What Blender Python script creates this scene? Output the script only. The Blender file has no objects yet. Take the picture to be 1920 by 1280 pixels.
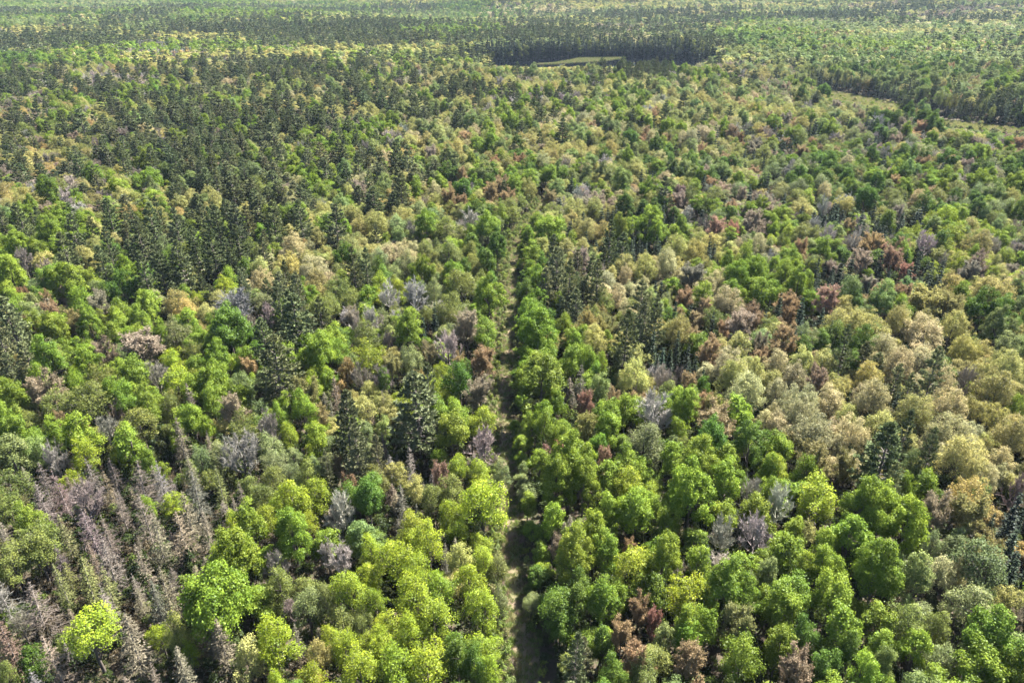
import bpy, math, random
import numpy as np
from mathutils import Vector

R = math.radians
rng = np.random.default_rng(11)
random.seed(11)
scn = bpy.context.scene
COL = scn.collection

# ------------------------------------------------------------------ camera, world, sun, exposure
CAM_H, PITCH, FPX = 115.0, R(27.05), 1371.0          # focal length in pixels of the 1920-wide photograph
cam_d = bpy.data.cameras.new("camera")
cam_d.sensor_width = 36.0
cam_d.lens = 36.0 * FPX / 1920.0
cam_d.clip_start, cam_d.clip_end = 1.0, 30000.0
cam = bpy.data.objects.new("camera", cam_d)
COL.objects.link(cam)
cam.location = (0, 0, CAM_H)
cam.rotation_euler = (math.pi / 2 - PITCH, 0, 0)
scn.camera = cam

SUN_EL, SUN_AZ = R(53), R(46)                          # azimuth clockwise from the viewing direction
world = bpy.data.worlds.new("World")
scn.world = world
world.use_nodes = True
wn = world.node_tree.nodes
sky = wn.new("ShaderNodeTexSky")
sky.sky_type = 'NISHITA'
sky.sun_disc = False
sky.sun_elevation = SUN_EL
sky.sun_rotation = SUN_AZ
wn["Background"].inputs["Strength"].default_value = 0.05
world.node_tree.links.new(sky.outputs[0], wn["Background"].inputs[0])
sun_d = bpy.data.lights.new("sun", 'SUN')
sun_d.energy = 5.0
sun_d.angle = R(0.53)
sun_d.color = (1.0, 0.95, 0.86)
sun = bpy.data.objects.new("sun", sun_d)
COL.objects.link(sun)
sdir = Vector((math.sin(SUN_AZ) * math.cos(SUN_EL), math.cos(SUN_AZ) * math.cos(SUN_EL), math.sin(SUN_EL)))
sun.rotation_euler = sdir.to_track_quat('Z', 'Y').to_euler()
sun.location = (0, 0, 300)
vs = scn.view_settings
vs.view_transform = 'Standard'
vs.look = 'None'
vs.gamma = 1.0
vs.use_curve_mapping = False
vs.exposure = 2.8
scn.cycles.max_bounces = 6
scn.cycles.diffuse_bounces = 3
scn.cycles.transmission_bounces = 4
scn.cycles.volume_bounces = 0
scn.cycles.use_denoising = True
scn.cycles.denoiser = 'OPENIMAGEDENOISE'
scn.cycles.denoising_input_passes = 'RGB_ALBEDO_NORMAL'
HAZE_DENSITY = 0.000024

# ------------------------------------------------------------------ terrain and projection helpers
_ph = rng.uniform(0, 6.28, 12)
def terrain(x, y):
    x = np.asarray(x, float); y = np.asarray(y, float)
    a = np.clip((y - 1150) / 900, 0, 1)
    far = (np.sin(x / 310 + _ph[0]) * np.cos(y / 270 + _ph[1]) * 5 + np.sin(x / 170 + y / 240 + _ph[2]) * 3
           + np.sin(y / 420 + x / 800 + _ph[3]) * 7)
    rise = np.clip((y - 1700) / 2500, 0, 1) * 22
    near = np.sin(x / 90 + _ph[4]) * np.cos(y / 110 + _ph[5]) * 0.5
    b = np.clip((y - 850) / 40, 0, 1) * (1 - a)
    return a * (far * (1 + 1.1 * np.clip((y - 1500) / 600, 0, 1)) + rise + 6) + near * (1 - a) * (1 - b)
SP, CP = math.sin(PITCH), math.cos(PITCH)
def project(x, y, z):
    d = (CAM_H - z) * SP + y * CP
    v = y * SP - (CAM_H - z) * CP
    return 960 + FPX * x / d, 640 - FPX * v / d, d
def at(px, py, h=0.0):
    """ground point whose spot at height h above the ground lies on the ray through a pixel of the photograph"""
    rx, v = (px - 960) / FPX, (640 - py) / FPX
    dy, dz = CP + v * SP, -SP + v * CP
    z = h
    for _ in range(6):
        t = (z - CAM_H) / dz
        x, y = rx * t, dy * t
        z = h + float(terrain(x, y))
    return x, y

def in_poly(px, py, poly):
    px = np.asarray(px, float); py = np.asarray(py, float)
    r = np.zeros(px.shape, bool)
    n = len(poly)
    for i in range(n):
        x1, y1 = poly[i]; x2, y2 = poly[(i + 1) % n]
        if y1 == y2:
            continue
        c = (y1 > py) != (y2 > py)
        r ^= c & (px < (x2 - x1) * (py - y1) / (y2 - y1) + x1)
    return r

TRAIL_PX = [(1000, 1400), (990, 1275), (972, 1150), (962, 1000), (952, 880), (949, 760), (954, 660), (962, 580), (964, 510), (968, 470), (984, 435), (1006, 405), (1022, 378)]
TRAIL = np.array([at(*p) for p in TRAIL_PX])
TRAIL = TRAIL[np.argsort(TRAIL[:, 1])]
def trail_x(y):
    return np.interp(y, TRAIL[:, 1], TRAIL[:, 0])
TRAIL_END = TRAIL[-1, 1] + 6
POND = [(-70, 1040), (-50, 1005), (10, 985), (90, 968), (200, 962), (235, 970), (258, 990), (262, 1050), (250, 1112), (190, 1128), (120, 1122), (60, 1112), (15, 1085), (-35, 1050)]
MARSH = [at(*p) for p in ((995, 121), (1040, 118), (1075, 112), (1092, 106.5), (1118, 108), (1165, 107.5), (1166, 109.5), (1132, 115), (1080, 117.5), (1040, 120.5))]
MEADOW = [at(*p) for p in ((1530, 170), (1580, 175), (1640, 187), (1690, 198), (1730, 214), (1770, 226), (1830, 234), (1890, 240), (1960, 252),
                           (1960, 266), (1880, 254), (1800, 247), (1740, 238), (1685, 214), (1620, 201), (1560, 190), (1525, 182))]

# ------------------------------------------------------------------ materials
def new_mat(name):
    m = bpy.data.materials.new(name)
    m.use_nodes = True
    nt = m.node_tree
    for n in list(nt.nodes):
        nt.nodes.remove(n)
    out = nt.nodes.new("ShaderNodeOutputMaterial")
    return m, nt, out
def nd(nt, kind, **kw):
    n = nt.nodes.new(kind)
    for k, v in kw.items():
        setattr(n, k, v)
    return n
def mixc(nt, a, b, fac, blend='MIX'):
    n = nt.nodes.new("ShaderNodeMix")
    n.data_type = 'RGBA'; n.blend_type = blend
    for sock, val in ((n.inputs[0], fac), (n.inputs[6], a), (n.inputs[7], b)):
        if isinstance(val, bpy.types.NodeSocket):
            nt.links.new(val, sock)
        elif isinstance(val, (int, float)):
            sock.default_value = val
        else:
            sock.default_value = (*val, 1)
    return n.outputs[2]

def foliage_material(name, transl, vlo, vhi, gloss=0.0):
    m, nt, out = new_mat(name)
    tint = nd(nt, "ShaderNodeAttribute", attribute_type='INSTANCER', attribute_name="tint")
    var = nd(nt, "ShaderNodeAttribute", attribute_type='GEOMETRY', attribute_name="var")
    twig = nd(nt, "ShaderNodeAttribute", attribute_type='GEOMETRY', attribute_name="twig")
    mr = nd(nt, "ShaderNodeMapRange")
    mr.inputs[3].default_value, mr.inputs[4].default_value = vlo, vhi
    nt.links.new(var.outputs["Fac"], mr.inputs[0])
    hue = nd(nt, "ShaderNodeMapRange")
    hue.inputs[3].default_value, hue.inputs[4].default_value = 0.515, 0.482
    nt.links.new(var.outputs["Fac"], hue.inputs[0])
    hsv = nd(nt, "ShaderNodeHueSaturation")
    nt.links.new(hue.outputs[0], hsv.inputs["Hue"])
    nt.links.new(mr.outputs[0], hsv.inputs["Value"])
    nt.links.new(tint.outputs["Color"], hsv.inputs["Color"])
    c = mixc(nt, hsv.outputs[0], (0.17, 0.145, 0.135), twig.outputs["Fac"])
    dif = nd(nt, "ShaderNodeBsdfDiffuse")
    tr = nd(nt, "ShaderNodeBsdfTranslucent")
    mx = nd(nt, "ShaderNodeMixShader")
    mx.inputs[0].default_value = transl
    nt.links.new(c, dif.inputs[0]); nt.links.new(c, tr.inputs[0])
    nt.links.new(dif.outputs[0], mx.inputs[1]); nt.links.new(tr.outputs[0], mx.inputs[2])
    gl = nd(nt, "ShaderNodeBsdfGlossy")
    gl.inputs["Roughness"].default_value = 0.45
    gl.inputs["Color"].default_value = (.9, .95, 1, 1)
    m2 = nd(nt, "ShaderNodeMixShader")
    m2.inputs[0].default_value = gloss
    nt.links.new(mx.outputs[0], m2.inputs[1]); nt.links.new(gl.outputs[0], m2.inputs[2])
    nt.links.new(m2.outputs[0], out.inputs[0])
    return m
M_LEAF = foliage_material("leaves", 0.38, 0.55, 1.5, 0.006)
M_NEEDLE = foliage_material("needles", 0.16, 0.55, 1.5, 0.006)
M_TWIG = foliage_material("twigs", 0.0, 0.7, 1.3)

def bark_material(name, c1, c2):
    m, nt, out = new_mat(name)
    tc = nd(nt, "ShaderNodeTexCoord")
    no = nd(nt, "ShaderNodeTexNoise")
    no.inputs["Scale"].default_value = 3.0
    no.inputs["Detail"].default_value = 5
    nt.links.new(tc.outputs["Object"], no.inputs["Vector"])
    b = nd(nt, "ShaderNodeBsdfDiffuse")
    nt.links.new(mixc(nt, c1, c2, no.outputs["Fac"]), b.inputs[0])
    nt.links.new(b.outputs[0], out.inputs[0])
    return m
M_BARK = bark_material("bark", (0.05, 0.04, 0.034), (0.13, 0.115, 0.105))
M_PALEBARK = bark_material("pale_bark", (0.1, 0.085, 0.075), (0.3, 0.27, 0.26))

def ground_material(name, cols, scales, rough=0.95):
    m, nt, out = new_mat(name)
    tc = nd(nt, "ShaderNodeTexCoord")
    c = None
    for col, sc in zip(cols[1:], scales):
        no = nd(nt, "ShaderNodeTexNoise")
        no.inputs["Scale"].default_value = sc
        no.inputs["Detail"].default_value = 6
        no.inputs["Roughness"].default_value = 0.65
        nt.links.new(tc.outputs["Object"], no.inputs["Vector"])
        ramp = nd(nt, "ShaderNodeMapRange")
        ramp.inputs[1].default_value, ramp.inputs[2].default_value = 0.42, 0.6
        nt.links.new(no.outputs["Fac"], ramp.inputs[0])
        c = mixc(nt, c if c is not None else cols[0], col, ramp.outputs[0])
    b = nd(nt, "ShaderNodeBsdfPrincipled")
    b.inputs["Roughness"].default_value = rough
    b.inputs["Specular IOR Level"].default_value = 0.1
    nt.links.new(c, b.inputs["Base Color"])
    nt.links.new(b.outputs[0], out.inputs[0])
    return m
M_GROUND = ground_material("forest_floor", [(0.042, 0.034, 0.024), (0.028, 0.038, 0.014), (0.06, 0.047, 0.034)], [0.12, 0.9])
M_TRAIL = ground_material("trail_ground", [(0.075, 0.08, 0.03), (0.055, 0.075, 0.02), (0.13, 0.098, 0.068)], [0.35, 0.16])
M_MEADOW = ground_material("meadow_ground", [(0.15, 0.165, 0.055), (0.11, 0.14, 0.04), (0.2, 0.185, 0.09)], [0.05, 0.03])
M_MARSH = ground_material("marsh_ground", [(0.05, 0.055, 0.02), (0.025, 0.035, 0.012), (.06, .055, .03)], [0.06, .13])
mw, nt, out = new_mat("pond_water")
b = nd(nt, "ShaderNodeBsdfPrincipled")
b.inputs["Base Color"].default_value = (0.0015, 0.002, 0.0035, 1)
b.inputs["Roughness"].default_value = 0.03
b.inputs["IOR"].default_value = 1.33
tc = nd(nt, "ShaderNodeTexCoord"); no = nd(nt, "ShaderNodeTexNoise"); no.inputs["Scale"].default_value = 0.5
bp = nd(nt, "ShaderNodeBump"); bp.inputs["Strength"].default_value = 0.008
nt.links.new(tc.outputs["Object"], no.inputs["Vector"]); nt.links.new(no.outputs["Fac"], bp.inputs["Height"])
nt.links.new(b.outputs[0], out.inputs[0])
M_WATER = mw

# ------------------------------------------------------------------ mesh builder
class Geo:
    def __init__(self):
        self.v, self.f, self.var, self.twig = [], {3: [], 4: []}, {3: [], 4: []}, {3: [], 4: []}
        self.n = 0
    def faces(self, P, var, twig=0.0):
        """P: (n, k, 3) separate faces"""
        P = np.asarray(P, float)
        if len(P) == 0:
            return
        n, k = P.shape[:2]
        self.v.append(P.reshape(-1, 3))
        self.f[k].append(self.n + np.arange(n * k).reshape(n, k))
        self.var[k].append(np.broadcast_to(var, (n,)).astype(float))
        self.twig[k].append(np.broadcast_to(twig, (n,)).astype(float))
        self.n += n * k
    def tube(self, pts, rad, sides=5, var=0.5, twig=1.0):
        pts = np.asarray(pts, float); rad = np.asarray(rad, float)
        d = np.gradient(pts, axis=0)
        d /= np.linalg.norm(d, axis=1)[:, None] + 1e-9
        a = np.cross(d, np.where(np.abs(d[:, 2:3]) > 0.9, [[1.0, 0, 0]], [[0, 0, 1.0]]))
        a /= np.linalg.norm(a, axis=1)[:, None] + 1e-9
        b = np.cross(d, a)
        th = np.arange(sides) * 2 * math.pi / sides
        ring = pts[:, None] + rad[:, None, None] * (a[:, None] * np.cos(th)[None, :, None] + b[:, None] * np.sin(th)[None, :, None])
        m = len(pts)
        idx = self.n + np.arange(m * sides).reshape(m, sides)
        nx = np.roll(idx, -1, axis=1)
        q = np.stack([idx[:-1], nx[:-1], nx[1:], idx[1:]], -1).reshape(-1, 4)
        self.v.append(ring.reshape(-1, 3))
        self.f[4].append(q)
        self.var[4].append(np.full(len(q), var)); self.twig[4].append(np.full(len(q), twig))
        self.n += m * sides
    def merged(self, other):
        g = Geo()
        g.v = self.v + other.v
        g.n = self.n + other.n
        for k in (3, 4):
            g.f[k] = self.f[k] + [x + self.n for x in other.f[k]]
            g.var[k] = self.var[k] + other.var[k]
            g.twig[k] = self.twig[k] + other.twig[k]
        return g
    def nfaces(self):
        return sum(len(x) for k in (3, 4) for x in self.f[k])
    def build(self, name, mats, split=None):
        """mats: materials; split: the first `split` faces of each size ... (pairs per k) get material 0, the rest 1"""
        me = bpy.data.meshes.new(name)
        V = np.concatenate(self.v).astype(np.float32)
        me.vertices.add(len(V))
        me.vertices.foreach_set("co", V.ravel())
        loops, starts, var, twig, mi = [], [], [], [], []
        pos = 0
        for k in (3, 4):
            if not self.f[k]:
                continue
            F = np.concatenate(self.f[k])
            loops.append(F.ravel())
            starts.append(pos + np.arange(len(F)) * k)
            pos += F.size
            var.append(np.concatenate(self.var[k])); twig.append(np.concatenate(self.twig[k]))
            m = np.zeros(len(F), np.int32)
            if split:
                m[split[k]:] = 1
            mi.append(m)
        loops = np.concatenate(loops).astype(np.int32); starts = np.concatenate(starts).astype(np.int32)
        me.loops.add(len(loops)); me.loops.foreach_set("vertex_index", loops)
        me.polygons.add(len(starts)); me.polygons.foreach_set("loop_start", starts)
        me.polygons.foreach_set("material_index", np.concatenate(mi))
        for nm, arr in (("var", var), ("twig", twig)):
            at_ = me.attributes.new(nm, 'FLOAT', 'FACE')
            at_.data.foreach_set("value", np.concatenate(arr).astype(np.float32))
        for m in mats:
            me.materials.append(m)
        me.update(calc_edges=True)
        me.validate()
        return me

def unit(v):
    return v / (np.linalg.norm(v, axis=-1, keepdims=True) + 1e-9)
def sphere_dirs(n):
    return unit(rng.normal(size=(n, 3)))
def leaf_quads(P, N, size, aspect=0.75, along=None):
    """kite-shaped leaf sprays centred at P with normals N"""
    n = len(P)
    a = along if along is not None else rng.normal(size=(n, 3))
    t = unit(a - N * np.sum(a * N, 1, keepdims=True))
    s = np.cross(N, t)
    L = (size * rng.uniform(0.65, 1.35, n))[:, None]
    W = L * aspect * rng.uniform(0.8, 1.2, (n, 1))
    k = rng.uniform(-0.15, 0.25, (n, 1)) * L * N
    return np.stack([P - t * L * 0.5, P + s * W * 0.5 + k, P + t * L * 0.5, P - s * W * 0.5 + k], 1)
def twig_tris(P0, P1, w):
    d = unit(P1 - P0)
    s = unit(np.cross(d, rng.normal(size=P0.shape)))
    return np.stack([P0 - s * w * 0.5, P0 + s * w * 0.5, P1], 1)

def curve(p0, p1, sag, n=5):
    t = np.linspace(0, 1, n)[:, None]
    p0 = np.asarray(p0, float); p1 = np.asarray(p1, float)
    m = (p0 + p1) / 2 + np.asarray(sag, float)
    return (1 - t) ** 2 * p0 + 2 * t * (1 - t) * m + t ** 2 * p1

# ------------------------------------------------------------------ tree models (trunk Geo, crown Geo) at a real reference size
def broad_parts(W, H, n_clump, n_leaf, leaf, clump_r, base=0.38, stretch=1.0, open_=0.0, twigs=0, top=0.55, aspect=0.75, feather=0, nrand=.55):
    trunk, crown = Geo(), Geo()
    cz0, cz1 = H * base, H
    lean = rng.normal(0, 0.25, 2)
    # clumps spread over an egg-shaped volume, denser at the outside, with uneven radius by direction
    lob = rng.uniform(0, 6.28, 4)
    bite = [sphere_dirs(1)[0] for _ in range(3)]
    C = []
    tries = 0
    while len(C) < n_clump and tries < 4000:
        tries += 1
        d = sphere_dirs(1)[0]
        if d[2] < -0.55 or (feather and any(np.dot(d, q) > .9 for q in bite)):
            continue
        az = math.atan2(d[1], d[0])
        rr = 1 + 0.2 * math.sin(2 * az + lob[0]) + 0.16 * math.sin(3 * az + lob[1]) + 0.10 * math.sin(5 * d[2] + lob[2])
        f = rng.uniform(0.35, 1.1) ** 0.5 * rr
        z = cz0 + (cz1 - cz0) * (0.5 + 0.5 * d[2] * f) * 0.94
        t = (z - cz0) / (cz1 - cz0)
        prof = (min(1, t / (1 - top) if t < 1 - top else 1)) ** 0.5 * (max(0.0, 1 - max(0, (t - (1 - top)) / top) ** 2.3) ** 0.5 * 0.9 + 0.1)
        rxy = math.hypot(d[0], d[1])
        p = np.array([d[0] * f * W / 2 * (0.45 + 0.55 * prof) * 0.86, d[1] * f * W / 2 * (0.45 + 0.55 * prof) * 0.86, z])
        if t > 0.9 and rxy > 0.75:
            continue
        if any(np.linalg.norm((p - q) / [1, 1, stretch]) < clump_r * 0.72 for q in C):
            continue
        C.append(p)
    C = np.array(C)
    mid = np.array([lean[0], lean[1], cz0 + 0.35 * (cz1 - cz0)])
    for c in C:
        r = clump_r * rng.uniform(0.75, 1.25)
        n = int(n_leaf * rng.uniform(0.7, 1.3) * (r / clump_r) ** 2)
        d = sphere_dirs(n)
        d[:, 2] = np.where(d[:, 2] < -0.35, -d[:, 2] * 0.8, d[:, 2])
        d = unit(d)
        P = c + d * r * (rng.uniform(0.45, 1.0, (n, 1)) + (rng.exponential(.16, (n, 1)) if feather else .05)) * np.array([1, 1, stretch])
        outw = unit(c - mid)
        N = unit(d * 0.7 + outw * 0.35 + np.array([0, 0, 0.35]) + rng.normal(0, nrand, (n, 3)))
        cv = rng.uniform(-0.24, 0.24)
        var = np.clip(rng.normal(0.5 + cv, 0.2, n), 0, 1)
        keep = rng.uniform(size=n) > open_
        crown.faces(leaf_quads(P, N, leaf, aspect)[keep], var[keep])
        if twigs:
            k = twigs
            o = c + rng.normal(0, r * 0.35, (k, 3))
            e = o + unit(outw + np.array([0, 0, 0.8]) + rng.normal(0, 0.6, (k, 3))) * r * rng.uniform(0.7, 1.3, (k, 1))
            crown.faces(twig_tris(o, e, 0.075), rng.uniform(0.2, 0.8, k), 0.75)
    # trunk and limbs
    tr = 0.021 * H * 0.8
    zt = H * 0.8
    trunk.tube(curve((0, 0, -0.4), (lean[0], lean[1], zt), (rng.normal(0, .2), rng.normal(0, .2), 0), 7), tr * np.array([1.25, 1, .88, .74, .58, .4, .2]), 6)
    for c in C[rng.permutation(len(C))[:min(len(C), 11)]]:
        t0 = rng.uniform(0.4, 0.85)
        p0 = np.array([lean[0] * t0, lean[1] * t0, zt * t0])
        if c[2] < p0[2]:
            p0[2] = max(cz0 * 0.7, c[2] - 1.2)
        trunk.tube(curve(p0, c, (0, 0, -0.5), 5), tr * np.array([.42, .32, .24, .16, .07]), 4)
    return trunk, crown

def bare_parts(W, H, n_limb, n_twig, base=0.32, leafy=0, wid=0.085, leaf=0.22, twigval=0.0):
    """leafless or just-budding tree: limbs, branchlets, a haze of fine upright twigs"""
    trunk, crown = Geo(), Geo()
    tr = 0.016 * H
    trunk.tube(curve((0, 0, -0.4), (rng.normal(0, .3), rng.normal(0, .3), H * 0.8), (rng.normal(0, .3), rng.normal(0, .3), 0), 7), tr * np.array([1.25, 1, .88, .74, .58, .4, .15]), 6)
    for i in range(n_limb):
        az = i * 2.4 + rng.uniform(-.5, .5)
        z0 = H * rng.uniform(base, 0.72)
        u = (z0 / H - base) / (0.72 - base)
        reach = W / 2 * (0.92 - 0.5 * u) * rng.uniform(0.65, 1.05)
        z1 = min(H * 0.97, z0 + H * rng.uniform(0.18, 0.33))
        p1 = np.array([math.cos(az) * reach, math.sin(az) * reach, z1])
        c = curve((0, 0, z0), p1, (math.cos(az) * reach * .2, math.sin(az) * reach * .2, -0.6), 6)
        crown.tube(c, tr * np.array([.5, .4, .3, .22, .14, .05]), 4, rng.uniform(.4, .7), twigval)
        nb = 9
        for j in range(nb):
            t = rng.uniform(0.3, 1.0)
            k = min(4, int(t * 5)); o = c[k] + (c[k + 1] - c[k]) * (t * 5 - k)
            dirn = unit(unit(p1 - np.array([0, 0, z0])) * 0.6 + np.array([0, 0, 0.75]) + rng.normal(0, 0.45, 3))
            L = rng.uniform(0.13, 0.24) * W
            e = o + dirn * L
            crown.faces(twig_tris(o[None], e[None], 0.13), rng.uniform(.4, .8), twigval)
            m = n_twig
            s = rng.uniform(0.15, 1, (m, 1))
            q0 = o + (e - o) * s + rng.normal(0, .06, (m, 3))
            q1 = q0 + unit(dirn * .7 + np.array([0, 0, .45]) + rng.normal(0, .5, (m, 3))) * rng.uniform(0.5, 1.25, (m, 1)) * W / 8
            crown.faces(twig_tris(q0, q1, wid), np.clip(rng.normal(.55, .22, m), 0, 1), twigval)
            if leafy:
                P = q0 + (q1 - q0) * rng.uniform(0.4, 1.05, (m, 1))
                P = np.repeat(P, leafy, 0) + rng.normal(0, .12, (m * leafy, 3))
                N = unit(rng.normal(0, .7, P.shape) + [0, 0, .5])
                crown.faces(leaf_quads(P, N, leaf), np.clip(rng.normal(.5, .24, len(P)), 0, 1))
    return trunk, crown

def pine_parts(W, H, whorls, per, tufts, blades, tl=0.62, tw=0.17, base=0.25):
    trunk, crown = Geo(), Geo()
    trunk.tube([(0, 0, -.4), (0, 0, H * .3), (.05, 0, H * .6), (.1, .05, H * .99)], [.3, .22, .14, .03], 6)
    for i in range(whorls):
        t = (i + rng.uniform(-.25, .25)) / (whorls - 1)
        t = min(max(t, 0), 1)
        z0 = H * (base + (0.975 - base) * t)
        prof = (1 - t) ** 0.72 * (0.72 + 0.28 * min(1, t * 4)) + 0.05
        for j in range(per):
            if rng.uniform() < 0.08:
                continue
            az = j * 2 * math.pi / per + i * 1.1 + rng.uniform(-.35, .35)
            L = W / 2 * prof * rng.uniform(0.68, 1.12)
            rise = L * (0.06 + 0.75 * t ** 1.3) + rng.uniform(-.15, .25)
            p1 = np.array([math.cos(az) * L, math.sin(az) * L, z0 + rise])
            c = curve((0, 0, z0), p1, (0, 0, -0.14 * L), 6)
            crown.tube(c, np.array([.07, .06, .05, .04, .03, .012]), 3, .35, 1.0)
            n = max(3, int(tufts * (0.35 + L / (W / 2))))
            tt = rng.uniform(0.22, 1.0, n) ** 0.75
            k = np.minimum(4, (tt * 5).astype(int))
            o = c[k] + (c[k + 1] - c[k]) * (tt * 5 - k)[:, None]
            side = np.array([-math.sin(az), math.cos(az), 0])
            o = o + side * (rng.uniform(-1, 1, n) * L * 0.26 * (1.15 - tt))[:, None] + np.array([0, 0, 1]) * rng.uniform(-.08, .2, n)[:, None]
            bd = unit(p1 - np.array([0, 0, z0]))
            bv = rng.uniform(-.15, .15)
            D = unit(np.repeat((bd * .7 + np.array([0, 0, .38]))[None], n * blades, 0) + rng.normal(0, .55, (n * blades, 3)))
            O = np.repeat(o, blades, 0)
            P = O + D * tl * 0.45
            N = unit(np.cross(D, rng.normal(size=D.shape)) + [0, 0, 0.6])
            N = unit(N - D * np.sum(N * D, 1, keepdims=True))
            crown.faces(leaf_quads(P, N, tl, tw / tl, D), np.clip(rng.normal(.5 + bv, .2, len(P)), 0, 1))
    return trunk, crown

def spruce_parts(W, H, whorls, per, fronds, fl=0.6, fw=0.3, base=0.06, dead=False):
    trunk, crown = Geo(), Geo()
    trunk.tube([(0, 0, -.4), (0, 0, H * .4), (0, 0, H)], [.13, .09, .02] if dead else [.2, .13, .02], 6)
    for i in range(whorls):
        t = (i + rng.uniform(0, .6)) / whorls
        z0 = H * (base + (1 - base) * t)
        for j in range(per):
            if rng.uniform() < (0.12 if not dead else 0.3):
                continue
            az = j * 2 * math.pi / per + i * .8 + rng.uniform(-.3, .3)
            L = (W / 2 * (1 - t) ** 0.85 + .12) * rng.uniform(0.7, 1.12)
            p1 = np.array([math.cos(az) * L, math.sin(az) * L, z0 - L * rng.uniform(.12, .4) + L * 0.5 * t])
            p0 = np.array([0, 0, z0])
            if dead:
                c = curve(p0, p1, (0, 0, .1 * L), 4)
                crown.tube(c, np.array([.05, .04, .025, .008]), 3, rng.uniform(.4, .8), 0.0)
                m = fronds * 3
                s = rng.uniform(0.2, 1, (m, 1))
                q0 = p0 + (p1 - p0) * s
                q1 = q0 + unit((p1 - p0) * .35 + rng.normal(0, .55, (m, 3))) * L * rng.uniform(.18, .5, (m, 1))
                crown.faces(twig_tris(q0, q1, .055), np.clip(rng.normal(.55, .22, m), 0, 1), 0.0)
            else:
                n = max(2, int(fronds * (.3 + L / (W / 2))))
                s = rng.uniform(0.15, 1.03, (n, 1))
                side = np.array([-math.sin(az), math.cos(az), 0])
                P = p0 + (p1 - p0) * s + side * rng.uniform(-1, 1, (n, 1)) * L * .24 * (1.2 - s)
                D = unit(np.repeat((p1 - p0)[None], n, 0) + rng.normal(0, .35, (n, 3)) * L)
                N = unit(np.array([0, 0, 1]) + unit(p1 * [1, 1, 0]) * .5 + rng.normal(0, .45, (n, 3)))
                N = unit(N - D * np.sum(N * D, 1, keepdims=True))
                crown.faces(leaf_quads(P, N, fl, fw / fl, D), np.clip(rng.normal(.5, .22, n), 0, 1))
    return trunk, crown

def dead_conifer_parts(W, H):
    """a conical, half-bare conifer: skeleton with sparse dull sprays"""
    t, c = spruce_parts(W, H, 17, 7, 9, base=.14, dead=True)
    t2, c2 = spruce_parts(W * .95, H * .985, 17, 6, 7, fl=.36, fw=.15, base=.16)
    return t, c.merged(c2)

def choose(t):
    """index of the near model that suits a tree's width"""
    M = MODELS[t['kind']]
    n, m = M['nsmall'], len(M['near'])
    if m > n and t['w'] > 1.22 * M['W']:
        return n + t['mi'] % (m - n)
    return t['mi'] % n
# model name -> (builder, reference width, reference height, number of models, crown material, bark)
MODELS = {}
def model(kind, W, H, n, crown_mat, bark, near, far, big=None):
    lst, sizes = [], []
    for i in range(n):
        lst.append(near()); sizes.append((W, H))
    if big:
        for i in range(big[2]):
            lst.append(big[3]()); sizes.append((big[0], big[1]))
    fl = []
    for i in range(4):
        t, c = far()
        fl.append((t, c))
    MODELS[kind] = dict(W=W, H=H, sizes=sizes, nsmall=n, mat=crown_mat, bark=bark, near=[], far=[], trunk=[], crown=[])
    def join(t, c, nm):
        g = t.merged(c)
        split = {k: sum(len(x) for x in t.f[k]) for k in (3, 4)}
        return g.build(nm, [bark, crown_mat], split)
    for t, c in lst:
        MODELS[kind]['trunk'].append(t.build(kind + "_trunk", [bark]))
        MODELS[kind]['crown'].append(c.build(kind + "_crown", [crown_mat]))
        MODELS[kind]['near'].append(join(t, c, kind + "_tree"))
    for t, c in fl:
        MODELS[kind]['far'].append(join(t, c, kind + "_distant"))

def leafy(W, H, n):
    return broad_parts(W, H, int(rng.integers(int(n * .85), int(n * 1.2))), 175, rng.uniform(.27, .34), rng.uniform(.9, 1.2), base=rng.uniform(.24, .38), top=rng.uniform(.5, .75), stretch=rng.uniform(1.0, 1.4), feather=1)
model('leafy', 6.6, 15, 7, M_LEAF, M_BARK, lambda: leafy(6.6, 15, 36),
      lambda: broad_parts(6.6, 15, 17, 34, .8, 1.35, base=.22, nrand=.22), big=(10.5, 18, 5, lambda: leafy(10.5, 18, 82)))
model('slender', 6, 15, 5, M_LEAF, M_BARK, lambda: broad_parts(6, 15, 50, 110, .25, .8, base=.3, stretch=1.6, top=.6, open_=.1, twigs=5, aspect=.6, feather=1),
      lambda: broad_parts(6, 15, 14, 32, .75, 1.3, base=.22, stretch=1.5, top=.5, nrand=.22))
model('blossom', 6.8, 14, 6, M_LEAF, M_BARK, lambda: broad_parts(6.8, 14, 60, 85, .27, rng.uniform(.72, .9), base=rng.uniform(.26, .36), open_=.08, twigs=7, top=.65, feather=1),
      lambda: broad_parts(6.8, 14, 15, 32, .85, 1.45, top=.65, base=.25, nrand=.22), big=(10, 16, 3, lambda: broad_parts(10, 16, 110, 85, .28, .95, base=.3, open_=.08, twigs=7, top=.65, feather=1)))
model('budding', 7, 15, 5, M_LEAF, M_BARK, lambda: bare_parts(7, 15, 18, 18, leafy=3, leaf=.24, wid=.06, twigval=.32),
      lambda: bare_parts(7, 15, 7, 3, leafy=2, wid=.2, leaf=.8, twigval=.32))
model('bare', 7, 15, 5, M_TWIG, M_BARK, lambda: bare_parts(7, 15, 20, 24, wid=.062),
      lambda: bare_parts(7, 15, 8, 5, wid=.42))
model('pine', 7.5, 22, 6, M_NEEDLE, M_BARK, lambda: pine_parts(7.5, 22, 13, 6, 15, 6, tl=.66, tw=.2),
      lambda: pine_parts(7.5, 22, 9, 5, 5, 3, tl=1.3, tw=.65, base=.15))
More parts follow.
